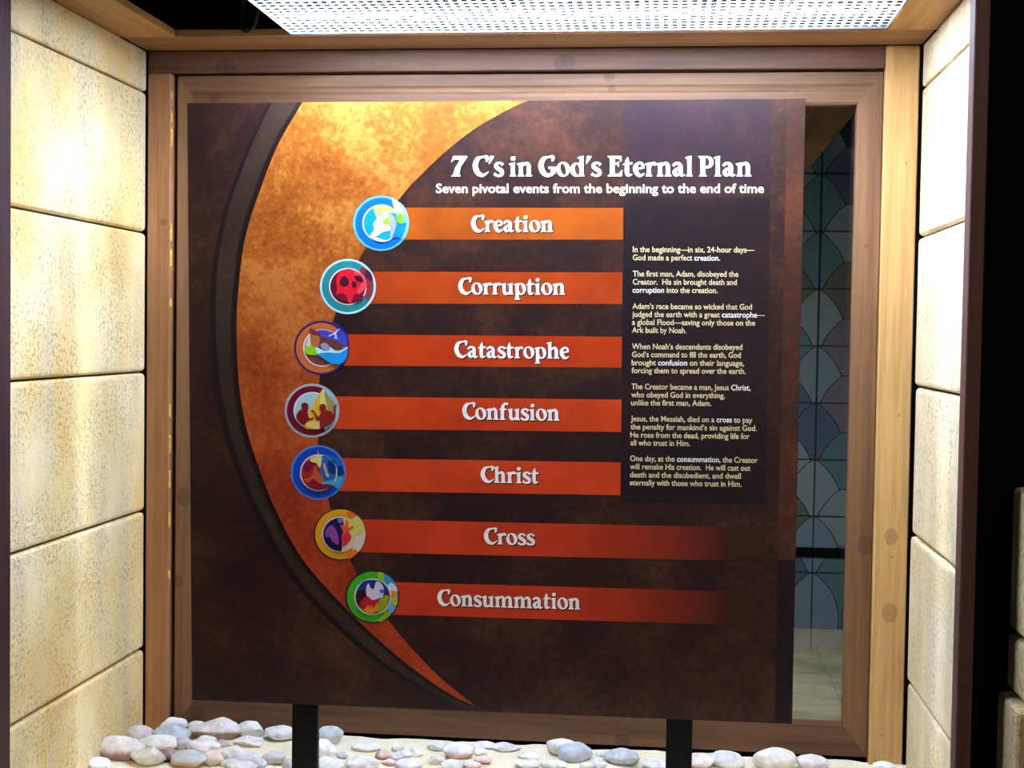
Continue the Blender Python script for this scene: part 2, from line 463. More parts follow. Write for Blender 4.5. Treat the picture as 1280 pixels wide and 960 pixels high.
# ------------------------------------------------------------------ ground: sand bed
ZG = -0.060
s = NT('pale_sand')
v = s.coords()
c = s.ramp(s.noise(v, 14, 5, 0.6), [(0.3, lin((236, 222, 188))), (0.65, lin((246, 238, 214)))])
c = s.mix(0.5, c, s.ramp(s.noise(v, 420, 2, 0.7), [(0.35, (0.7, 0.66, 0.58)), (0.6, (1, 1, 1))]), 'MULTIPLY')
M_sand = s.done(c, 0.95, s.bump(s.noise(v, 300, 3), 0.3, 0.002), 0.1)
bm = bmesh.new()
NX, NY = 120, 44
gv = [[bm.verts.new((-0.634 + 1.268 * i / NX, -0.50 + 0.512 * j / NY, ZG + 0.004 * noise.noise(Vector((i * 0.16, j * 0.2, 0))) + 0.0015 * noise.noise(Vector((i * 0.9, j * 0.9, 4))))) for i in range(NX + 1)] for j in range(NY + 1)]
for j in range(NY):
    for i in range(NX):
        bm.faces.new((gv[j][i], gv[j][i + 1], gv[j + 1][i + 1], gv[j + 1][i]))
o = obj('floor', bm, M_sand, smooth=True)
tag(o, 'pale sand bed at the foot of the sign', 'sand', kind='structure')

# ------------------------------------------------------------------ fluorescent ceiling light
LX0, LX1, LY0, LY1, LZ = -0.3525, 0.5548, -0.486, LIP_Y - 0.0022, 1.0752
lamp = tag(empty('ceiling_light', ((LX0 + LX1) / 2, (LY0 + LY1) / 2, LZ)),
           'bright white fluorescent ceiling light with gridded lens above the sign', 'ceiling light')
M_house = plain('white_enamel', (225, 228, 232), 0.35, 0.4)
bm = bmesh.new()
t = 0.0012
box(bm, LX0, LX0 + t, LY0, LY1, LZ - 0.0005, LZ + 0.09); box(bm, LX1 - t, LX1, LY0, LY1, LZ - 0.0005, LZ + 0.09)
box(bm, LX0 + t, LX1 - t, LY0, LY0 + t, LZ - 0.0005, LZ + 0.09); box(bm, LX0 + t, LX1 - t, LY1 - t, LY1, LZ - 0.0005, LZ + 0.09)
box(bm, LX0, LX1, LY0, LY1, LZ + 0.09, LZ + 0.092)
obj('housing', bm, M_house, lamp)
# lens: lit prismatic sheet
s = NT('lit_prismatic_lens')
sep = s.new('ShaderNodeSeparateXYZ'); s.link(s.coords(), sep.inputs[0])
def tubeglow(yc, wd):
    d = s.math('DIVIDE', s.math('SUBTRACT', sep.outputs[1], yc), wd)
    return s.math('POWER', 2.718, s.math('MULTIPLY', s.math('MULTIPLY', d, d), -1.0))
gl_ = s.math('ADD', tubeglow(-0.205, 0.045), tubeglow(-0.385, 0.05))
PX = (LX1 - LX0) / 68; PY = 0.0185
fx = s.math('FRACT', s.math('DIVIDE', s.math('SUBTRACT', sep.outputs[0], LX0), PX))
fy = s.math('FRACT', s.math('DIVIDE', s.math('SUBTRACT', sep.outputs[1], LY0), PY))
inx = s.math('MULTIPLY', s.math('GREATER_THAN', fx, 0.22), s.math('LESS_THAN', fx, 0.86))
iny = s.math('MULTIPLY', s.math('GREATER_THAN', fy, 0.1), s.math('LESS_THAN', fy, 0.8))
spark = s.noise(s.coords((38, 60, 1)), 1.0, 2, 0.7)
thr = s.math('GREATER_THAN', s.math('SUBTRACT', s.math('ADD', spark, 0.3), s.math('MULTIPLY', gl_, 0.27)), 0.5)
dash = s.math('MULTIPLY', s.math('MULTIPLY', inx, iny), thr)
def ramp_x(a0, a1, v0, v1):
    mr = s.new('ShaderNodeMapRange'); s.link(sep.outputs[0], mr.inputs[0])
    for i_, q_ in enumerate((a0, a1, v0, v1)): mr.inputs[i_ + 1].default_value = q_
    return mr.outputs[0]
ends = s.math('MULTIPLY', ramp_x(LX1 - 0.20, LX1 - 0.01, 1.0, 0.16), ramp_x(LX0, LX0 + 0.05, 0.7, 1.0))   # the tubes stop short of the lens ends
amp = s.math('MULTIPLY', s.math('MULTIPLY', ends, s.math('ADD', s.math('MULTIPLY', gl_, 0.9), 0.12)), s.math('SUBTRACT', 1.0, s.math('MULTIPLY', dash, 0.9975)))
em = s.new('ShaderNodeEmission')
s.link(s.mix(s.math('MULTIPLY', gl_, 0.8), lin((176, 206, 255)), lin((232, 241, 255))), em.inputs[0])
s.link(s.math('MULTIPLY', amp, LAMP * 1.9), em.inputs[1])
s.link(em.outputs[0], s.n['Material Output'].inputs[0]); M_lens = s.m
bm = bmesh.new()
vs = [bm.verts.new(p) for p in ((LX0 + t, LY0 + t, LZ + 0.003), (LX1 - t, LY0 + t, LZ + 0.003), (LX1 - t, LY1 - t, LZ + 0.003), (LX0 + t, LY1 - t, LZ + 0.003))]
bm.faces.new(vs); 
obj('lens', bm, M_lens, lamp)
# grid ribs of the lens
s = NT('clear_rib_plastic')
b = s.b; b.inputs['Base Color'].default_value = (0.9, 0.92, 0.95, 1); b.inputs['Roughness'].default_value = 0.3
b.inputs['Transmission Weight'].default_value = 0.25; M_rib = s.m
bm = bmesh.new()
n = 68
for k in range(1, n):
    x = LX0 + (LX1 - LX0) * k / n
    box(bm, x - 0.0009, x + 0.0009, LY0 + t, LY1 - t, LZ + 0.0022, LZ + 0.0028)
for k in range(0, int((LY1 - LY0) / PY)):
    y = LY0 + PY * (k + 0.95)
    box(bm, LX0 + t, LX1 - t, y - 0.0009, y + 0.0009, LZ + 0.0023, LZ + 0.0028)
obj('lens_grid', bm, M_rib, lamp)

# black cord hanging in the cavity
bm = bmesh.new()
pts = [(306, -14), (306, 8), (304, 24), (305, 36), (310, 42), (317, 42), (324, 36), (328, 26), (331, 14), (333, -6)]
P3 = [(*at(a, b_, -0.125),) for a, b_ in pts]
P3 = [(p[0], p[1] - 0.004 * i, p[2]) for i, p in enumerate(P3)]
tube(bm, catmull(P3, False, 5), 0.0024, 8)
o = obj('power_cord', bm, plain('black_rubber', (16, 16, 18), 0.5, 0.3), smooth=True)
tag(o, 'black cord looping down from the cavity beside the light', 'cord')

# ------------------------------------------------------------------ the sign
YS = -0.26
sign = tag(empty('information_sign', (-0.02, YS + 0.015, ZG)), 'large dark brown printed sign panel on two black posts', 'sign')
LAYER = [0]
def S(px, py, k): 
    q = at(px, py, YS); return Vector((q.x, YS - 0.00012 * k, q.z))

def mottled(name, stops, scale=9.0, sheen=0.42, seed=0.0, coat=0.0, hue=None):
    """printed, softly mottled cloth-like artwork; hue = (z_bottom, z_top, stops at bottom)"""
    s = NT(name)
    v = s.coords((1, 1, 1), (seed, 0, seed))
    a = s.noise(v, scale, 6, 0.62, 0.3)
    f = s.noise(s.coords((1, 1, 1), (seed + 3, 0, 0)), 110, 3, 0.7)
    fac = s.math('ADD', s.math('MULTIPLY', a, 0.62), s.math('MULTIPLY', f, 0.38))
    col = s.ramp(fac, [(p, lin(c)) for p, c in stops])
    if hue:
        sep = s.new('ShaderNodeSeparateXYZ'); s.link(s.coords(), sep.inputs[0])
        mr = s.new('ShaderNodeMapRange'); s.link(sep.outputs[2], mr.inputs[0])
        mr.inputs[1].default_value = hue[0]; mr.inputs[2].default_value = hue[1]
        col2 = s.ramp(fac, [(p, lin(c)) for p, c in hue[2]])
        col = s.mix(mr.outputs[0], col2, col)
    weave = s.noise(s.coords((420, 1, 40)), 1.0, 2)
    n = s.bump(weave, 0.05, 0.0006)
    return s.done(col, sheen, n, 0.45)

DARK = [(0.33, (26, 9, 11)), (0.48, (42, 18, 15)), (0.66, (78, 42, 24))]
M_print = mottled('sign_print_brown', DARK, 7.5)
M_core = plain('sign_board_edge', (225, 222, 212), 0.6, 0.3)

def poly_mesh(contours, k, fn):
    """contours in photo units -> (verts, tris); first is outer, others are holes"""
    vv = [[fn(a, b_, k) for a, b_ in c] for c in contours]
    fl = [p for c in vv for p in c]
    tr_ = tessellate_polygon([[Vector((p.x, p.z, 0)) for p in c] for c in vv])
    return fl, tr_

class Art:
    """collects flat printed shapes as one multi-material mesh"""
    def __init__(s): s.v = []; s.f = []; s.mi = []; s.mats = []
    def mat(s, m_):
        if m_ not in s.mats: s.mats.append(m_)
        return s.mats.index(m_)
    def add(s, contours, k, m_, fn=S):
        v, t_ = poly_mesh(contours, k, fn); b0 = len(s.v); s.v += v; i = s.mat(m_)
        for tri in t_: 
            a, b_, c = (s.v[b0 + q] for q in tri)
            if (b_ - a).cross(c - a).y > 0: tri = (tri[0], tri[2], tri[1])
            s.f.append(tuple(b0 + q for q in tri)); s.mi.append(i)
    def build(s, name, parent):
        me = bpy.data.meshes.new(name); me.from_pydata([tuple(q) for q in s.v], [], s.f); me.update()
        o = link_mesh(name, me, s.mats, parent)
        for p, i in zip(me.polygons, s.mi): p.material_index = i
        return o

# panel board
cor = [at(234, 129, YS), at(1007, 123.3, YS), at(990, 905, YS), at(240, 875, YS)]
bm = bmesh.new()
A_ = [bm.verts.new((q.x, YS, q.z)) for q in cor]; B_ = [bm.verts.new((q.x, YS + 0.008, q.z)) for q in cor]
f0 = bm.faces.new(A_); bm.faces.new(list(reversed(B_)))
for i in range(4): bm.faces.new((A_[i], B_[i], B_[(i + 1) % 4], A_[(i + 1) % 4]))
for f in bm.faces: f.material_index = 1
f0.material_index = 0
panel = obj('panel', bm, [M_print, M_core], sign)
M_postblk = plain('black_painted_steel', (6, 5, 7), 0.5, 0.15)
for (a, b_) in ((363, 395), (833, 866)):
    bm = bmesh.new(); xa, xb = at(a, 900, YS).x, at(b_, 900, YS).x
    box(bm, xa, xb, YS + 0.0085, YS + 0.021, ZG - 0.02, 0.82, 0.001, 1)
    obj('post', bm, M_postblk, sign)

# sweeping crescent
ring_outer = [(340, 128.3), (322, 165), (303, 212), (290, 247), (280, 287), (273, 325), (270, 365), (270, 415), (275, 480), (287, 537), (300, 580), (322, 632), (364, 710), (413, 768), (474, 823), (535, 862), (578, 887.6)]
oran_left = [(378, 128), (347, 182), (324, 241), (310, 284), (302, 325), (296, 395), (298, 470), (306, 525), (320, 574), (346, 640), (382, 704), (443, 771), (504, 826), (560, 866), (595, 883)]
oran_right = [(595, 883), (566, 860), (535, 832), (489, 780), (464, 743), (444, 713), (426, 670), (411, 627), (401, 575), (398, 545), (400, 470), (416, 402), (449, 324), (499, 249), (530, 215), (560, 187), (595, 160), (640, 134.5), (660, 126)]
so, sl, sr = catmull(ring_outer), catmull(oran_left), catmull(oran_right)
M_ring = mottled('sign_print_dark_olive', [(0.3, (34, 22, 18)), (0.5, (48, 33, 25)), (0.72, (68, 50, 36))], 9, seed=2)
M_ringsh = mottled('sign_print_umber', [(0.3, (14, 6, 8)), (0.7, (28, 13, 13))], 9, seed=4)
M_orange = mottled('sign_print_amber', [(0.36, (122, 66, 8)), (0.48, (154, 92, 16)), (0.60, (184, 132, 52))], 8, seed=6,
                   hue=(0.36, 1.0, [(0.36, (128, 38, 12)), (0.5, (164, 56, 20)), (0.62, (186, 76, 30))]))
a = Art()
sh = [(x - 5 - 3 * math.sin(i * 0.02), y + 1.0) for i, (x, y) in enumerate(so)]
sh[0] = (so[0][0] - 5, so[0][1])
sh = [(x, min(y, 872 + (x - 240) * 0.04)) for x, y in sh]
a.add([sh + list(reversed(so))], 1, M_ringsh); a.build('crescent_shadow', sign)
a = Art(); a.add([so + [(620, 889.5)] + list(reversed(sl))], 1, M_ring); cres_ring = a.build('crescent_rim', sign)
inner = [(x - 7, y) for x, y in sl]
a = Art(); a.add([inner + list(reversed(sl))], 2, M_ringsh); a.build('rim_shade', cres_ring)
a = Art(); a.add([sl + sr[1:]], 3, M_orange); a.build('crescent', sign)

# text box area on the right
M_box = mottled('sign_print_aubergine', [(0.34, (22, 10, 22)), (0.5, (38, 18, 26)), (0.66, (58, 32, 32))], 8, seed=9)
M_box2 = mottled('sign_print_dark_plum', [(0.34, (14, 4, 13)), (0.5, (24, 9, 16)), (0.66, (40, 18, 20))], 8, seed=12)
M_strip = mottled('sign_print_chestnut', [(0.3, (40, 18, 14)), (0.5, (64, 30, 18)), (0.72, (98, 50, 26))], 9, seed=15)
a = Art(); a.add([[(781, 125.2), (963.5, 123.8), (962.5, 246), (780, 248)]], 2, M_box); a.build('heading_block', sign)
a = Art(); a.add([[(780, 248), (962.5, 246), (957, 630), (775.5, 625)]], 2, M_box2); a.build('text_block', sign)
a = Art(); a.add([[(984, 123.7), (1006.5, 123.5), (994, 700), (972, 700)]], 2, M_strip); a.build('edge_stripe', sign)
a = Art(); a.add([[(972, 700.2), (993.6, 700.2), (990.2, 904.3), (968.5, 903.5)]], 2, M_box2); a.build('edge_stripe', sign)

# event bars
bars = [((505, 259.5), (779, 260), (779, 299.5), (478, 299.5), (178, 84, 4), (148, 62, 2)),
        ((455, 339.5), (778, 340.5), (778, 380), (440, 379.5), (186, 68, 4), (156, 50, 2)),
        ((430, 418), (777.5, 421), (777, 459.5), (415, 457), (200, 62, 6), (170, 46, 4)),
        ((415, 495.5), (777, 499.5), (776.5, 540), (410, 536), (206, 66, 18), (176, 48, 10)),
        ((420, 572.5), (776, 578), (775.5, 619), (415, 613.5), (212, 66, 24), (182, 52, 16)),
        ((445, 649), (957, 660), (956, 702), (440, 690), (208, 60, 24), (178, 48, 16)),
        ((485, 727.5), (945, 740), (943, 782), (480, 768), (200, 56, 24), (170, 46, 16))]
for i, (p0, p1, p2, p3, c1, c2) in enumerate(bars):
    st = [(0.3, c2), (0.7, c1)]
    s = NT('bar_print_%s' % 'abcdefg'[i])
    fac = s.noise(s.coords((1, 1, 1), (i, 0, 0)), 14, 5, 0.65)
    col = s.ramp(fac, [(0.3, lin(c2)), (0.7, lin(c1))])
    if i >= 5:
        sep = s.new('ShaderNodeSeparateXYZ'); s.link(s.coords(), sep.inputs[0])
        mr = s.new('ShaderNodeMapRange'); s.link(sep.outputs[0], mr.inputs[0])
        mr.inputs[1].default_value = 0.09 if i == 5 else 0.10; mr.inputs[2].default_value = 0.33
        mr.inputs[3].default_value = 0.0; mr.inputs[4].default_value = 1.0
        col = s.mix(mr.outputs[0], col, lin((56, 24, 17)))
    mb = s.done(col, 0.42, None, 0.4)
    a = Art(); a.add([[p0, p1, p2, p3]], 2, mb); a.build('event_bar', sign)

# ------------------------------------------------------------------ lettering
# own display alphabet: flared bold serif, units: x-height 68, capitals 98
def stroke(pts, sub=6):
    c = catmull(pts, False, sub); L_, R_ = [], []
    for i, (x, y, w_) in enumerate(c):
        x0_, y0_, _ = c[max(i - 1, 0)]; x1_, y1_, _ = c[min(i + 1, len(c) - 1)]
        dx, dy = x1_ - x0_, y1_ - y0_; l = math.hypot(dx, dy) or 1
        nx, ny = -dy / l, dx / l
        L_.append((x + nx * w_ / 2, y + ny * w_ / 2)); R_.append((x - nx * w_ / 2, y - ny * w_ / 2))
    return ('strip', L_, R_)
def ell(cx, cy, rx, ry, tilt=0.0, n=28):
    ct, st = math.cos(tilt), math.sin(tilt)
    return [(cx + rx * math.cos(t) * ct - ry * math.sin(t) * st, cy + rx * math.cos(t) * st + ry * math.sin(t) * ct) for t in [k * 2 * math.pi / n for k in range(n)]]
def stem(x, w_, y0, y1, flag=True, foot=True, footx=5):
    """upright stroke, flared, with a slanted flag serif at the top left and a slab foot"""
    h = y1 - y0
    p = []
    if foot: p += [(x - footx, y0), (x - footx, y0 + 5), (x, y0 + 9)]
    else: p += [(x, y0)]
    p += [(x + 1, y0 + h * 0.5)]
    if flag: p += [(x, y1 - 15), (x - 8, y1 - 11), (x - 8, y1 - 6), (x + w_ * 0.45, y1 - 1), (x + w_, y1 + 1)]
    else: p += [(x, y1), (x + w_, y1)]
    p += [(x + w_ - 1, y0 + h * 0.5)]
    if foot: p += [(x + w_, y0 + 9), (x + w_ + footx, y0 + 5), (x + w_ + footx, y0)]
    else: p += [(x + w_, y0)]
    return [p]
def dot(cx, cy, r): return [[(cx - r, cy + r * 0.55), (cx - r * 0.2, cy + r), (cx + r, cy + r * 0.8), (cx + r, cy - r * 0.7), (cx + r * 0.1, cy - r), (cx - r * 0.9, cy - r * 0.7)]]
arch = lambda x: stroke([(x, 48, 8), (x + 12, 60, 13), (x + 24, 62, 16), (x + 31, 50, 20), (x + 32, 30, 20), (x + 32, 8, 20)])
rfoot = lambda x: [[(x + 17, 0), (x + 17, 5), (x + 22, 10), (x + 42, 10), (x + 48, 5), (x + 48, 0)]]
GL = {
 'n': (78, [stem(10, 20, 0, 67), arch(25), rfoot(25)]),
 'm': (116, [stem(10, 20, 0, 67), arch(25), rfoot(25), arch(63), rfoot(63)]),
 'h': (78, [stem(10, 20, 0, 98), arch(25), rfoot(25)]),
 'r': (56, [stem(10, 20, 0, 67), stroke([(26, 44, 7), (33, 58, 12), (43, 63, 15), (52, 55, 15)])]),
 'i': (42, [stem(10, 20, 0, 67), dot(20, 86, 11)]),
 'l': (42, [stem(10, 20, 0, 98)]),
 'u': (78, [stem(10, 20, 14, 67, True, False), stroke([(20, 24, 20), (23, 10, 18), (34, 5, 14), (48, 14, 8), (52, 22, 6)]), stem(48, 20, 0, 67, True, True, 4)]),
 'o': (68, [[ell(34, 34, 32, 36, 0.0), ell(34, 34, 12, 28, 0.22)]]),
 'e': (60, [stroke([(14, 36, 3), (40, 41, 8), (50, 47, 10), (44, 60, 13), (30, 65, 11), (15, 50, 20), (14, 30, 22), (24, 10, 19), (38, 4, 14), (56, 15, 4)]), stroke([(16, 34, 8), (36, 38, 8), (54, 43, 9)])]),
 'a': (66, [stroke([(6, 50, 13), (18, 62, 13), (34, 60, 16), (41, 46, 20), (41, 18, 20), (48, 5, 14), (62, 8, 4)]), stroke([(40, 42, 6), (24, 36, 12), (13, 20, 20), (22, 6, 15), (40, 14, 7)])]),
 's': (54, [stroke([(47, 54, 15), (34, 65, 10), (17, 60, 15), (14, 47, 19), (28, 35, 20), (42, 24, 19), (40, 8, 16), (22, 3, 11), (5, 13, 14)])]),
 't': (50, [stroke([(24, 92, 3), (21, 74, 17), (20, 50, 20), (20, 20, 20), (26, 6, 16), (44, 10, 5)]), [[(0, 55), (4, 62), (18, 66), (46, 68), (44, 57), (18, 56)]]]),
 'p': (74, [stem(10, 20, -30, 67, True, True), [ell(42, 33, 28, 35), ell(40, 33, 11, 27, 0.15)]]),
 'd': (76, [stem(46, 20, 0, 98, True, True, 4), [ell(33, 32, 30, 34), ell(36, 32, 11, 26, 0.15)]]),
 'f': (52, [stroke([(52, 90, 17), (38, 96, 11), (25, 82, 18), (21, 60, 20), (20, 6, 20)]), [[(2, 57), (4, 66), (44, 67), (42, 57)]], [[(5, 0), (5, 5), (10, 10), (30, 10), (38, 5), (38, 0)]]]),
 'C': (80, [stroke([(70, 70, 8), (71, 92, 18), (52, 93, 9), (28, 84, 20), (16, 52, 25), (26, 20, 24), (46, 6, 18), (60, 8, 12), (80, 22, 4)])]),
 'G': (90, [stroke([(70, 72, 8), (71, 92, 18), (52, 93, 9), (28, 84, 20), (16, 52, 25), (26, 20, 24), (46, 5, 17), (70, 12, 16)]), [[(50, 46), (50, 38), (62, 34), (62, 6), (84, 14), (84, 38), (90, 42), (90, 46)]]]),
 'E': (76, [stem(12, 24, 0, 98, False), [[(2, 98), (4, 92), (14, 86), (34, 86), (56, 84), (62, 70), (67, 72), (67, 98)]], [[(32, 57), (46, 56), (50, 46), (55, 46), (55, 72), (50, 70), (46, 66), (32, 66)]], [[(2, 0), (4, 6), (14, 10), (34, 12), (56, 14), (66, 30), (71, 29), (68, 0)]]]),
 'P': (76, [stem(12, 24, 0, 98, False), [[(2, 98), (4, 92), (14, 86), (34, 88), (34, 98)]], [ell(44, 68, 29, 30), ell(41, 69, 12, 20, 0.1)]]),
 '7': (66, [[[(6, 66), (10, 70), (18, 80), (42, 80), (22, 40), (14, 8), (8, 4), (8, 0), (44, 0), (42, 6), (38, 10), (44, 46), (70, 92), (70, 98), (14, 98)]]]),
 "'": (30, [[[(4, 62), (10, 98), (30, 98), (30, 92), (9, 60)]]]),
 ' ': (34, []),
}
def word(art, text, xl, xr, base_l, base_r, cap, m_, k, dx=0.0, dy=0.0):
    """set text between two points of the printed face; cap = capital height in photo units"""
    adv = 0; place = []
    for ch in text:
        place.append((ch, adv)); adv += GL[ch][0] - 4
    tot = adv - 2
    sx = (xr - xl) / tot; sy = cap / 98.0
    def fn(u, v_, kk):
        px = xl + u * sx; by = base_l + (base_r - base_l) * (u / tot)
        return S(px + dx, by - v_ * sy + dy, kk)
    for j, (ch, x) in enumerate(place):
        for q, shape in enumerate(GL[ch][1]):
            if shape[0] == 'strip':
                _, L_, R_ = shape
                for a0, a1, b0, b1 in zip(L_, L_[1:], R_, R_[1:]):
                    for tri in ((a0, a1, b1), (a0, b1, b0)):
                        art.add([[(u + x, v_) for u, v_ in tri]], k + q * 0.15, m_, fn)
            else:
                art.add([[(u + x, v_) for u, v_ in c] for c in shape], k + q * 0.15, m_, fn)

M_white = plain('print_white', (242, 237, 228), 0.45, 0.4)
M_cream = plain('print_cream', (224, 208, 158), 0.45, 0.4)
M_ivory = plain('print_ivory', (226, 212, 172), 0.45, 0.4)
M_tshadow = plain('print_shadow', (26, 16, 30), 0.5, 0.3)
TITLE = [('7', 562, 581), ("C's", 590, 629), ('in', 636, 665), ("God's", 672, 751), ('Eternal', 759, 866), ('Plan', 872, 939)]
sh_, tt = Art(), Art()
for wd, x0_, x1_ in TITLE:
    word(sh_, wd, x0_, x1_, 220.5, 220.5, 25.5, M_tshadow, 3, 1.1, 1.2)
    word(tt, wd, x0_, x1_, 220.5, 220.5, 25.5, M_white, 4)
to = tt.build('title_lettering', sign); sh_.build('letter_shadow', to)
NAMES = [('Creation', 588, 691, 290, 290, 21), ('Corruption', 572, 706, 368, 368.5, 21), ('Catastrophe', 567, 711, 447, 448.5, 21),
         ('Confusion', 577, 699, 524, 526, 21), ('Christ', 600, 673, 603, 604.5, 20.5), ('Cross', 604, 668, 680, 681.5, 20.5), ('Consummation', 546, 725, 757, 762, 20.5)]
for wd, x0_, x1_, b0, b1, cp in NAMES:
    sh_, tt = Art(), Art()
    word(sh_, wd, x0_, x1_, b0, b1, cp, M_tshadow, 3, 1.1, 1.3)
    word(tt, wd, x0_, x1_, b0, b1, cp, M_white, 4)
    to = tt.build('event_lettering', sign); sh_.build('letter_shadow', to)

# running text in the built-in sans face
def sans_line(text, bold, xl, xr, bl, br, xscale_cap, mats, k, weight=0.018):
    cu = bpy.data.curves.new('t', 'FONT'); cu.body = text; cu.size = 1.0; cu.offset = weight; cu.resolution_u = 3
    cu.fill_mode = 'FRONT'
    if bold:
        i0 = text.find(bold)
        for i in range(i0, i0 + len(bold)): cu.body_format[i].material_index = 1
    ob = bpy.data.objects.new('t', cu)
    for q in mats: cu.materials.append(q)
    COL.objects.link(ob)
    me = bpy.data.meshes.new_from_object(ob.evaluated_get(bpy.context.evaluated_depsgraph_get()))
    bpy.data.objects.remove(ob)
    xs = [v.co.x for v in me.vertices]
    x0_, x1_ = min(xs), max(xs)
    sx = (xr - xl) / (x1_ - x0_); sy = xscale_cap / 0.73
    V = [S(xl + (v.co.x - x0_) * sx, bl + (br - bl) * ((v.co.x - x0_) / (x1_ - x0_)) - v.co.y * sy, k) for v in me.vertices]
    F = [tuple(p.vertices) for p in me.polygons]; MI = [p.material_index for p in me.polygons]
    bpy.data.meshes.remove(me); bpy.data.curves.remove(cu)
    return V, F, MI
def text_part(name, lines, mats, cap, weight, shadow=False):
    V, F, MI = [], [], []
    for (tx, bd, xl, xr, bl, br) in lines:
        v, f, mi = sans_line(tx, bd, xl, xr, bl, br, cap, mats, 4, weight)
        b0 = len(V); V += v; F += [tuple(b0 + i for i in q) for q in f]; MI += mi
    me = bpy.data.meshes.new(name); me.from_pydata([tuple(q) for q in V], [], F); me.update()
    o = link_mesh(name, me, mats, sign)
    for p, i in zip(me.polygons, MI): p.material_index = i
    return o
sub = text_part('subtitle_lettering', [('Seven pivotal events from the beginning to the end of time', None, 545, 955, 241, 241)], [M_ivory], 11.8, 0.022)
D = '\u2014'; Q = '\u2019'
PARA = [
 [(f'In the beginning{D}in six, 24-hour days{D}', None, 791, 943, 315, 315.6), ('God made a perfect creation.', 'creation.', 791, 900, 325.2, 325.8)],
 [('The first man, Adam, disobeyed the', None, 791, 923, 345.4, 346), ('Creator.  His sin brought death and', None, 791, 921, 355.6, 356.2), ('corruption into the creation.', 'corruption', 790.7, 897, 365.8, 366.3)],
 [(f'Adam{Q}s race became so wicked that God', None, 790.5, 940, 386, 387), ('judged the earth with a great catastrophe'+D, 'catastrophe', 790.3, 956, 396, 397), (f'a global Flood{D}saving only those on the', None, 790, 944, 406, 407), ('Ark built by Noah.', None, 790, 858, 415.8, 416.4)],
 [(f'When Noah{Q}s descendants disobeyed', None, 790, 928, 436.3, 437.2), (f'God{Q}s command to fill the earth, God', None, 790, 926, 446.3, 447.2), ('brought confusion on their language,', 'confusion', 789.6, 930, 456.5, 457.3), ('forcing them to spread over the earth.', None, 789.5, 932, 466.3, 467.3)],
 [('The Creator became a man, Jesus Christ,', 'Christ,', 789.2, 938, 486.3, 488), ('who obeyed God in everything,', None, 789, 906, 496.5, 497.7), ('unlike the first man, Adam.', None, 788.8, 889, 506.5, 507.4)],
 [('Jesus, the Messiah, died on a cross to pay', 'cross', 788.4, 940.5, 526.4, 528.4), (f'the penalty for mankind{Q}s sin against God.', None, 788.2, 946, 536.6, 538.7), ('He rose from the dead, providing life for', None, 788, 937, 546.7, 548.7), ('all who trust in Him.', None, 788, 862.5, 556.6, 557.6)],
 [('One day, at the consummation, the Creator', 'consummation,', 787.6, 947, 576.2, 578.6), ('will remake His creation.  He will cast out', None, 787.5, 938, 586.3, 588.5), ('death and the disobedient, and dwell', None, 787.4, 926, 596.5, 598.4), ('eternally with those who trust in Him.', None, 787.2, 927, 606.4, 608.4)],
]
for para in PARA:
    text_part('body_text', para, [M_cream, M_white], 7.3, 0.016)

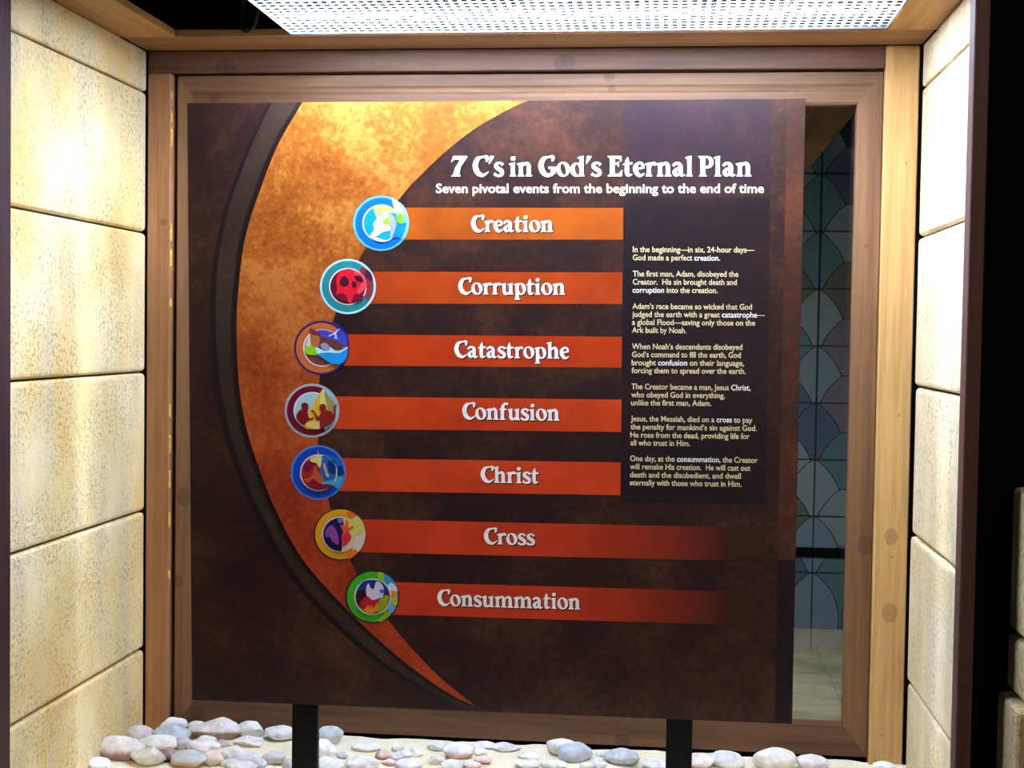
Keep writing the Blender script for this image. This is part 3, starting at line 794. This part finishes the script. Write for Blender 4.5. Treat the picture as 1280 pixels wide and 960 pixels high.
# ------------------------------------------------------------------ seven round emblems
_pc = {}
def ink(c):
    if c not in _pc: _pc[c] = plain('ink_%d' % len(_pc), tuple(v * 0.92 for v in c), 0.4, 0.4)
    return _pc[c]
def C_(cx, cy, r): return [ell(cx, cy, r, r * 0.985, 0, 48)]
EMB = [
 ((430, 235), [C_(497, 470, 374), (90, 190, 220)], [C_(497, 472, 346), (0, 112, 225)],
  [[(640, 140), (720, 175), (800, 245), (848, 345), (862, 470), (838, 590), (780, 670), (700, 650), (690, 560), (700, 300)], (140, 235, 250)],
  [[(640, 150), (700, 185), (770, 260), (800, 330), (730, 330), (680, 290)], (235, 245, 250)],
  [C_(500, 470, 254), (235, 250, 255)], [C_(502, 470, 236), (0, 160, 205)],
  [[(400, 262), (480, 238), (560, 240), (660, 280), (700, 330), (600, 330), (480, 350), (440, 400), (415, 330)], (250, 232, 110)],
  [[(430, 420), (520, 340), (590, 340), (610, 480), (620, 560), (520, 590), (440, 640), (350, 640), (400, 560), (390, 480)], (226, 236, 246)],
  [[(520, 460), (560, 410), (600, 395), (600, 480), (550, 488)], (170, 228, 30)],
  [[(690, 540), (760, 480), (835, 470), (780, 640), (700, 655), (640, 660)], (0, 140, 230)],
  [[(705, 370), (760, 345), (795, 400), (770, 480), (715, 450)], (130, 220, 20)],
  [[(580, 325), (650, 360), (700, 450), (690, 540), (640, 660), (615, 640), (630, 520), (600, 420)], (172, 176, 186)],
  [[(360, 640), (440, 660), (560, 695), (640, 660), (600, 705), (500, 718), (420, 690)], (230, 240, 250)]),
 ((385, 315), [C_(533, 460, 374), (185, 235, 240)], [C_(533, 460, 346), (36, 142, 142)],
  [[(700, 220), (790, 230), (860, 320), (868, 470), (850, 580), (805, 640), (760, 600), (720, 400)], (150, 48, 52)],
  [[(770, 250), (830, 280), (862, 390), (815, 370), (770, 320)], (62, 20, 72)],
  [C_(533, 460, 252), (240, 240, 240)], [C_(535, 460, 236), (96, 16, 42)],
  [[(400, 300), (470, 240), (560, 226), (650, 260), (720, 300), (785, 420), (775, 490), (700, 560), (640, 580), (600, 620), (570, 690), (520, 640), (500, 570), (440, 550), (380, 570), (370, 600), (390, 480), (380, 400)], (236, 24, 44)],
  [[(600, 258), (680, 270), (740, 350), (785, 440), (760, 500), (690, 550), (650, 540), (690, 470), (700, 400), (640, 310)], (246, 70, 86)],
  [[(430, 380), (460, 330), (510, 325), (548, 390), (530, 450), (460, 455), (425, 420)], (78, 10, 42)],
  [[(620, 330), (670, 308), (722, 340), (740, 400), (690, 400), (640, 370)], (78, 10, 42)],
  [[(590, 400), (630, 395), (655, 440), (640, 475), (600, 470)], (78, 10, 42)],
  [[(385, 570), (440, 550), (500, 570), (540, 660), (490, 670), (420, 630)], (120, 14, 44)],
  [[(610, 600), (650, 560), (720, 570), (750, 600), (700, 650), (620, 670)], (120, 14, 44)]),
 ((355, 390), [C_(502, 478, 368), (58, 30, 112)], [C_(500, 480, 338), (212, 108, 46)],
  [[(650, 130), (760, 190), (850, 310), (870, 460), (840, 630), (760, 740), (660, 800), (760, 690), (820, 560), (820, 420), (780, 330), (740, 235), (690, 190)], (22, 36, 124)],
  [C_(510, 480, 254), (240, 236, 236)], [C_(512, 480, 236), (122, 62, 54)],
  [[(440, 250), (560, 242), (680, 280), (740, 230), (820, 300), (850, 420), (800, 460), (700, 400), (500, 330)], (62, 74, 196)],
  [[(290, 440), (330, 340), (355, 310), (365, 460), (300, 462)], (226, 216, 206)],
  [[(350, 300), (370, 290), (480, 320), (640, 370), (790, 430), (790, 480), (740, 510), (620, 490), (560, 520), (430, 470), (370, 462)], (118, 56, 52)],
  [[(360, 300), (420, 305), (480, 320), (460, 470), (370, 462)], (178, 112, 56)],
  [[(352, 215), (490, 285), (485, 320), (360, 290)], (132, 50, 54)],
  [[(282, 470), (340, 455), (400, 460), (460, 500), (470, 560), (400, 575), (300, 555)], (150, 212, 20)],
  [[(430, 470), (560, 520), (620, 470), (680, 510), (760, 510), (845, 460), (845, 500), (740, 548), (600, 545), (460, 562)], (192, 240, 246)],
  [[(490, 440), (540, 410), (610, 450), (600, 518), (520, 490)], (152, 152, 172)],
  [[(460, 560), (600, 540), (740, 550), (848, 500), (830, 620), (760, 690), (650, 688), (540, 630)], (20, 156, 228)],
  [[(600, 315), (660, 285), (740, 225), (742, 238), (700, 285), (720, 360), (705, 355), (690, 300), (692, 355), (678, 350), (676, 300), (610, 325)], (225, 225, 255)]),
 ((340, 470), [C_(535, 462, 366), (176, 190, 186)], [C_(535, 462, 334), (112, 8, 40)],
  [[(690, 170), (780, 230), (855, 340), (872, 470), (845, 600), (760, 680), (700, 700), (690, 400)], (152, 202, 222)],
  [C_(540, 460, 252), (240, 232, 240)], [C_(542, 460, 236), (172, 216, 214)],
  [[(440, 690), (480, 520), (560, 360), (650, 220), (690, 170), (720, 260), (740, 450), (650, 690), (560, 702)], (238, 186, 46)],
  [[(650, 220), (690, 172), (720, 250), (740, 480), (650, 480), (640, 300)], (240, 216, 112)],
  [[(700, 210), (770, 280), (820, 330), (850, 460), (760, 490), (735, 400)], (166, 150, 92)],
  [[(440, 645), (540, 600), (640, 600), (655, 690), (540, 702)], (236, 206, 112)],
  [[(395, 380), (430, 355), (480, 370), (490, 430), (480, 470), (500, 560), (560, 550), (540, 580), (480, 600), (440, 650), (400, 640), (340, 580), (332, 520), (370, 460), (405, 440)], (128, 20, 26)],
  [[(640, 390), (690, 370), (725, 400), (730, 450), (790, 470), (825, 510), (826, 410), (872, 370), (855, 430), (845, 570), (770, 650), (650, 690), (640, 600), (600, 590), (560, 490), (510, 470), (560, 458), (620, 540), (655, 490), (640, 440)], (146, 28, 26)]),
 ((345, 545), [C_(567, 485, 368), (92, 132, 218)], [C_(567, 487, 344), (6, 72, 184)],
  [[(640, 255), (740, 270), (870, 320), (908, 480), (885, 600), (830, 700), (740, 650), (640, 610), (620, 420)], (36, 108, 178)],
  [[(695, 340), (730, 330), (790, 330), (795, 420), (830, 470), (832, 400), (885, 410), (898, 520), (740, 490)], (12, 46, 124)],
  [[(610, 620), (740, 555), (895, 540), (870, 630), (830, 700), (740, 640), (640, 625)], (62, 170, 204)],
  [[c for c in ell(570, 490, 250, 246, 0, 48)], (232, 214, 226)], [C_(572, 490, 232), (172, 36, 42)],
  [[(625, 262), (740, 310), (800, 400), (802, 480), (790, 560), (740, 600), (640, 600), (600, 520), (600, 400)], (36, 108, 178)],
  [[(690, 340), (760, 350), (796, 420), (800, 500), (720, 480)], (12, 46, 124)],
  [[(370, 430), (430, 330), (490, 350), (530, 370), (480, 400), (420, 470)], (122, 20, 62)],
  [[(455, 310), (530, 272), (612, 258), (605, 380), (580, 420), (540, 360), (490, 350)], (232, 208, 122)],
  [[(375, 570), (480, 540), (520, 400), (560, 470), (640, 580), (590, 630), (520, 580), (440, 620)], (206, 86, 42)],
  [[(600, 630), (660, 600), (740, 590), (790, 570), (760, 650), (690, 650)], (62, 170, 204)],
  [[(430, 640), (510, 570), (590, 650), (680, 638), (755, 660), (670, 705), (570, 716), (480, 690)], (142, 16, 46)],
  [[(635, 350), (670, 400), (690, 480), (720, 530), (680, 545), (660, 480), (640, 420)], (208, 168, 142)],
  [[(552, 245), (564, 215), (567, 172), (572, 215), (584, 245)], (160, 160, 235)]),
 ((375, 625), [C_(533, 462, 352), (62, 20, 62)], [C_(540, 457, 338), (232, 168, 20)],
  [[(640, 140), (700, 165), (760, 205), (722, 268), (640, 225)], (238, 116, 22)],
  [[(620, 700), (700, 655), (745, 660), (778, 690), (710, 755), (640, 780)], (238, 120, 22)],
  [[(722, 268), (768, 210), (845, 310), (872, 440), (848, 590), (780, 690), (740, 655), (700, 655), (690, 400)], (228, 208, 188)],
  [C_(535, 457, 240), (240, 234, 226)], [C_(537, 457, 226), (28, 22, 94)],
  [[(575, 230), (680, 260), (760, 330), (765, 450), (740, 560), (660, 650), (560, 688), (560, 560), (600, 400)], (228, 208, 188)],
  [[(590, 235), (680, 262), (765, 215), (862, 370), (800, 430), (720, 480), (680, 400)], (226, 212, 96)],
  [[(340, 420), (370, 370), (430, 335), (480, 390), (520, 520), (500, 600), (430, 540), (350, 500)], (152, 72, 152)],
  [[(340, 520), (400, 490), (440, 560), (520, 600), (560, 560), (560, 660), (540, 682), (420, 620)], (20, 14, 70)],
  [[(510, 250), (570, 240), (560, 300), (520, 300)], (142, 122, 192)],
  [[(545, 330), (600, 340), (610, 290), (630, 262), (650, 310), (650, 370), (715, 340), (705, 380), (650, 410), (690, 490), (650, 560), (580, 610), (560, 480), (580, 430)], (236, 96, 30)],
  [[(560, 490), (640, 430), (690, 490), (650, 560), (580, 610)], (226, 46, 56)]),
 ((415, 700), [C_(540, 490, 360), (18, 34, 62)], [C_(542, 490, 341), (70, 184, 30)],
  [[(620, 165), (700, 185), (722, 300), (620, 260)], (160, 198, 20)],
  [[(600, 800), (680, 730), (735, 665), (792, 715), (700, 795), (640, 820)], (150, 198, 20)],
  [[(700, 188), (800, 250), (862, 340), (884, 480), (858, 610), (790, 715), (735, 640), (715, 540), (720, 380)], (60, 152, 222)],
  [[(735, 370), (780, 300), (850, 345), (872, 420), (760, 415)], (222, 236, 246)],
  [[(720, 560), (790, 520), (810, 600), (845, 640), (795, 705), (735, 640)], (112, 182, 238)],
  [[(780, 520), (860, 480), (874, 580), (830, 605)], (190, 208, 30)],
  [[(730, 440), (780, 415), (830, 405), (872, 440), (862, 500), (800, 480), (760, 520), (700, 480)], (238, 152, 30)],
  [C_(545, 488, 248), (232, 238, 240)], [C_(547, 488, 230), (122, 16, 36)],
  [[(330, 430), (400, 300), (500, 262), (640, 275), (720, 340), (760, 440), (690, 420), (560, 380), (440, 420)], (26, 52, 132)],
  [[(325, 490), (370, 400), (470, 420), (490, 470), (420, 490), (350, 570)], (50, 16, 36)],
  [[(460, 370), (490, 310), (520, 370), (560, 380), (590, 290), (640, 290), (690, 360), (685, 470), (620, 510), (540, 530), (470, 480)], (226, 216, 232)],
  [[(640, 400), (670, 385), (710, 420), (660, 440)], (40, 110, 200)],
  [[(380, 580), (470, 480), (560, 545), (640, 510), (610, 620), (480, 650)], (202, 20, 50)],
  [[(640, 520), (700, 470), (765, 480), (750, 580), (690, 660), (610, 690), (630, 610)], (152, 172, 30)],
  [[(375, 620), (440, 650), (490, 590), (510, 640), (530, 590), (560, 640), (610, 560), (630, 640), (560, 705), (470, 690)], (242, 142, 30)]),
]
for e in EMB:
    (ox, oy), rim_, ring_ = e[0], e[1], e[2]
    fn = lambda u, v_, kk: S(ox + u / 10.67, oy + v_ / 10.67, kk)
    a = Art(); a.add(rim_[0], 4, ink(rim_[1]), fn); a.add(ring_[0], 5, ink(ring_[1]), fn)
    disc = a.build('event_emblem', sign)
    b = Art()
    for j, (shape, colr) in enumerate(e[3:]):
        if isinstance(shape[0], tuple): shape = [shape if len(shape) > 40 else catmull(shape, True, 4)]
        b.add(shape, 6 + j, ink(colr), fn)
    b.build('picture', disc)

# ------------------------------------------------------------------ pebbles, one by one
def pebble_mat(name, c, mott, seed, under=None):
    s = NT(name)
    c = tuple(255 * (x / 255) ** 0.5 for x in c)
    v = s.coords((1, 1, 1), (seed, seed, 0))
    a_ = s.noise(v, 60, 5, 0.65)
    col = s.ramp(a_, [(0.32, lin(tuple(x * (1 - mott) for x in c))), (0.62, lin(c))])
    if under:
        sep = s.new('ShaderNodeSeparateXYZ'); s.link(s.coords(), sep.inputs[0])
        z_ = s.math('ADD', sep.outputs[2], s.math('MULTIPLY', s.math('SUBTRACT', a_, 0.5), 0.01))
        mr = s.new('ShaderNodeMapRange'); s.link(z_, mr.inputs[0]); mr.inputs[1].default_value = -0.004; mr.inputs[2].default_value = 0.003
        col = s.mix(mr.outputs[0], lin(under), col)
    return s.done(col, 0.75, s.bump(s.noise(v, 220, 3), 0.15, 0.001), 0.25)

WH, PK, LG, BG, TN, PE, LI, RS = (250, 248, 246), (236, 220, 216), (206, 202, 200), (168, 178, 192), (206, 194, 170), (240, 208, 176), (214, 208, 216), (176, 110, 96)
# (px, py, width, height, colour, roundness 1=smooth 0=angular, underside colour, label)
PEB = [
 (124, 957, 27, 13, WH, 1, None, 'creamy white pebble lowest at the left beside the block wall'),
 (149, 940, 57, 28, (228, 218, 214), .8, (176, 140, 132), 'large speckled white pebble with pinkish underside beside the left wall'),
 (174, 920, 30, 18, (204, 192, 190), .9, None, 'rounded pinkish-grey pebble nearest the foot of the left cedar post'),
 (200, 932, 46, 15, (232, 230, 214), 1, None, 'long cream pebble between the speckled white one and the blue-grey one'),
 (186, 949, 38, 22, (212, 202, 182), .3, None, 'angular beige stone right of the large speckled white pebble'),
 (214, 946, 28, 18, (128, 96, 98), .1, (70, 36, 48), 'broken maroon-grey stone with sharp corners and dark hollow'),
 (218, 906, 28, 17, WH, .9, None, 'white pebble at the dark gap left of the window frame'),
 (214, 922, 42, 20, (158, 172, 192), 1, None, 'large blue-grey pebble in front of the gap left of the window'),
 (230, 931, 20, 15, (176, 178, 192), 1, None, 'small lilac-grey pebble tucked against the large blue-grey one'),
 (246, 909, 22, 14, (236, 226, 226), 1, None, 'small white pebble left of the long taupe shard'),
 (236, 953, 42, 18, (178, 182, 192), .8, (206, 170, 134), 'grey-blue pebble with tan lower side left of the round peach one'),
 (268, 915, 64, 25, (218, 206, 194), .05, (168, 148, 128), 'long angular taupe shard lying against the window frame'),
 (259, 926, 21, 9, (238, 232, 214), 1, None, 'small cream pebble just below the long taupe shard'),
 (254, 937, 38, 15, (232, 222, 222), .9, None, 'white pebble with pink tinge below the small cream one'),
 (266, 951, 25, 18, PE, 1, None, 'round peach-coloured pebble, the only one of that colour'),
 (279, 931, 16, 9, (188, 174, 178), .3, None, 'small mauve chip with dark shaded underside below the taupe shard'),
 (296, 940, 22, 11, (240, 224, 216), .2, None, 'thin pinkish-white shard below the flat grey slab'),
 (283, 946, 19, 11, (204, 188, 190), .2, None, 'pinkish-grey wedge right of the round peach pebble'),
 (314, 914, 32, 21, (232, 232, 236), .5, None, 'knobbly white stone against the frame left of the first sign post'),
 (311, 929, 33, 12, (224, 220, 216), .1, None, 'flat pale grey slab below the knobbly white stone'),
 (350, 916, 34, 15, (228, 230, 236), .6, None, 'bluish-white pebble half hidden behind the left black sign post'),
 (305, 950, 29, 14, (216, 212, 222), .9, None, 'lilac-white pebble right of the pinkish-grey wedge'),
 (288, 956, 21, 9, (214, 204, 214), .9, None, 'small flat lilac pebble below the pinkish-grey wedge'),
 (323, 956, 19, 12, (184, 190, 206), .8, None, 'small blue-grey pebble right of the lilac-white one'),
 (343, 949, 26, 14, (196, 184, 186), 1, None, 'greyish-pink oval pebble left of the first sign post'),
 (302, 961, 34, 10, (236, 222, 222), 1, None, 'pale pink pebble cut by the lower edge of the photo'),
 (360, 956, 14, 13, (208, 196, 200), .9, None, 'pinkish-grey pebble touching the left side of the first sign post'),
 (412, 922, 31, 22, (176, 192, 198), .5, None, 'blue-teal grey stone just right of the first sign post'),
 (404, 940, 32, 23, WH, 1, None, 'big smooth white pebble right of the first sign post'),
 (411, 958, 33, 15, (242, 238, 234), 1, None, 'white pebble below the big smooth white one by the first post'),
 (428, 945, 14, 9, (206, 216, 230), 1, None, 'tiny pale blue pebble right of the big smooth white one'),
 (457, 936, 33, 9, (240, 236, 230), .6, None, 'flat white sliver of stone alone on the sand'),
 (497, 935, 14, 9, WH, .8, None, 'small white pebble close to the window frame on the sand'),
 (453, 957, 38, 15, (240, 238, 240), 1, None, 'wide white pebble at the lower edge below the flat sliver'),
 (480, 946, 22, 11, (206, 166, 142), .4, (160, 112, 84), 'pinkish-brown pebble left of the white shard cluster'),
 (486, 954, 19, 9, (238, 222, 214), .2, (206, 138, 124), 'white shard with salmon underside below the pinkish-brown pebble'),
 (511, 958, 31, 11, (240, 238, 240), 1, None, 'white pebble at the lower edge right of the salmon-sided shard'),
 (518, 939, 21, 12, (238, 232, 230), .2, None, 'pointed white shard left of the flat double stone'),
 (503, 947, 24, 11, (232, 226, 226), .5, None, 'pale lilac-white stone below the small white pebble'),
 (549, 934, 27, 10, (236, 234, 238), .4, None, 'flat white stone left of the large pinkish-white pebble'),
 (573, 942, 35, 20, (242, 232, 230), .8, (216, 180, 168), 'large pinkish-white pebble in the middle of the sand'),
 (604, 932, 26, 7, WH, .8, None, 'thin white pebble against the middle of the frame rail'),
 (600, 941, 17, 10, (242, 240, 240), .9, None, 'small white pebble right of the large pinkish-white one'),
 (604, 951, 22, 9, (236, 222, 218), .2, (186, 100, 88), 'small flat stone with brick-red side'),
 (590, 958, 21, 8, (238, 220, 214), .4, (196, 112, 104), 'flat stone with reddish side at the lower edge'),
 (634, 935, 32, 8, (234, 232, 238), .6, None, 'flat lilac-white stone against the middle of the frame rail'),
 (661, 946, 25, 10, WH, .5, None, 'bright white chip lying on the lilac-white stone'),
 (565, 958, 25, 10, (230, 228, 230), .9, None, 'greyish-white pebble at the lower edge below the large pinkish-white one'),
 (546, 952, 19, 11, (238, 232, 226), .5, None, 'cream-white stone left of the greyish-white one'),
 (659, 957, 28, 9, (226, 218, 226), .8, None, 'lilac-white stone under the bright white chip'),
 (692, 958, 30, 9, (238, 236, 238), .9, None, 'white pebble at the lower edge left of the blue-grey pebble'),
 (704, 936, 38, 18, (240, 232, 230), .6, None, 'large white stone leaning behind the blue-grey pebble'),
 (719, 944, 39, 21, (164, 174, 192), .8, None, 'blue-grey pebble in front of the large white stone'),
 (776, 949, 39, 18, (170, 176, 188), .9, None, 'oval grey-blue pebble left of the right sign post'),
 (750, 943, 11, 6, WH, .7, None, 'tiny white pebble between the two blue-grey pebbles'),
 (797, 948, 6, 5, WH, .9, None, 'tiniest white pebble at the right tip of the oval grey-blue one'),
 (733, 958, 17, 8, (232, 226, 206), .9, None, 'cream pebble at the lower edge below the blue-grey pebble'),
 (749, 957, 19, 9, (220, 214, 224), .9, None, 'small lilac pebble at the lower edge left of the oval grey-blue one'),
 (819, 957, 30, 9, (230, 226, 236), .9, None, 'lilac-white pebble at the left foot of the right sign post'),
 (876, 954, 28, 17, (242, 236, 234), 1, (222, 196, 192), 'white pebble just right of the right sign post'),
 (908, 953, 40, 19, (222, 222, 224), .8, None, 'pale grey pebble second to the right of the right sign post'),
 (968, 953, 48, 25, (238, 228, 222), .8, None, 'largest white speckled pebble in front of the right end of the frame'),
 (1016, 956, 35, 16, (240, 224, 226), 1, None, 'pinkish-white pebble nearest the lower right corner of the frame'),
 (1105, 959, 24, 8, WH, 1, None, 'white pebble at the foot of the honey-coloured post'),
]
for i, (px, py, pw, ph, c, rd, und, lab) in enumerate(PEB):
    rnd = random.Random(100 + i)
    foot = on_ground(px, py + ph * 0.42, ZG)
    foot.y = min(foot.y, -0.002)
    dist = (foot - CAM).length
    W_ = 1.1 * pw * dist / FPX; H_ = 1.08 * ph * dist / FPX
    Dp = max(min(W_ * 0.8, 0.045), H_ * 0.9)
    bm = bmesh.new()
    bmesh.ops.create_icosphere(bm, subdivisions=4, radius=0.5)
    cuts = []
    if rd < 0.7:
        for q in range(int(10 - rd * 8)):
            nrm = Vector((rnd.uniform(-1, 1), rnd.uniform(-1, 1), rnd.uniform(-0.5, 1))).normalized()
            cuts.append((nrm, rnd.uniform(0.26, 0.40) + 0.1 * rd))
    off = Vector((i * 3.1, i * 1.7, 0))
    for v in bm.verts:
        p = v.co.copy()
        p *= 1 + 0.20 * noise.noise(p * 2.2 + off) + 0.05 * noise.noise(p * 6 + off)
        for nrm, d in cuts:
            e_ = p.dot(nrm) - d
            if e_ > 0: p -= nrm * e_ * 0.93
        v.co = p
    if rd < 0.25:
        apex = rnd.uniform(-0.2, 0.1)
        for v in bm.verts:
            tri = 1 - min(1.0, abs(v.co.x - apex) / (0.62 if v.co.x > apex else 0.55))
            if v.co.z > -0.1: v.co.z = -0.1 + (v.co.z + 0.1) * (0.12 + 0.88 * tri)
    xs = [v.co.x for v in bm.verts]; ys = [v.co.y for v in bm.verts]; zs = [v.co.z for v in bm.verts]
    def nm(val, arr, size): return (val - min(arr)) / (max(arr) - min(arr)) * size
    for v in bm.verts:
        v.co = Vector((nm(v.co.x, xs, W_) - W_ / 2, nm(v.co.y, ys, Dp) - Dp / 2, nm(v.co.z, zs, H_) - H_ / 2))
    cy = foot.y + Dp * 0.30
    cy = min(cy, -0.002 - Dp / 2 + 0.004)
    z = ZG + H_ / 2 - min(0.004, H_ * 0.12)
    # a stone set further back needs to stand where the photo shows its middle
    tgt = CAM + (FW + RT * ((px - 640) / FPX) + UP * ((480 - py) / FPX)) * 1.0
    d_ = tgt - CAM; tpar = (cy - CAM.y) / d_.y; mid = CAM + d_ * tpar
    zz = max(z, mid.z) if mid.z - z < 0.012 else z
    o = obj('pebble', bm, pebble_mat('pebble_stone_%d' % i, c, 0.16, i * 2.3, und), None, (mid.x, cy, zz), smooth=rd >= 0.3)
    tag(o, lab, 'pebble', 'pebbles on the sand bed')
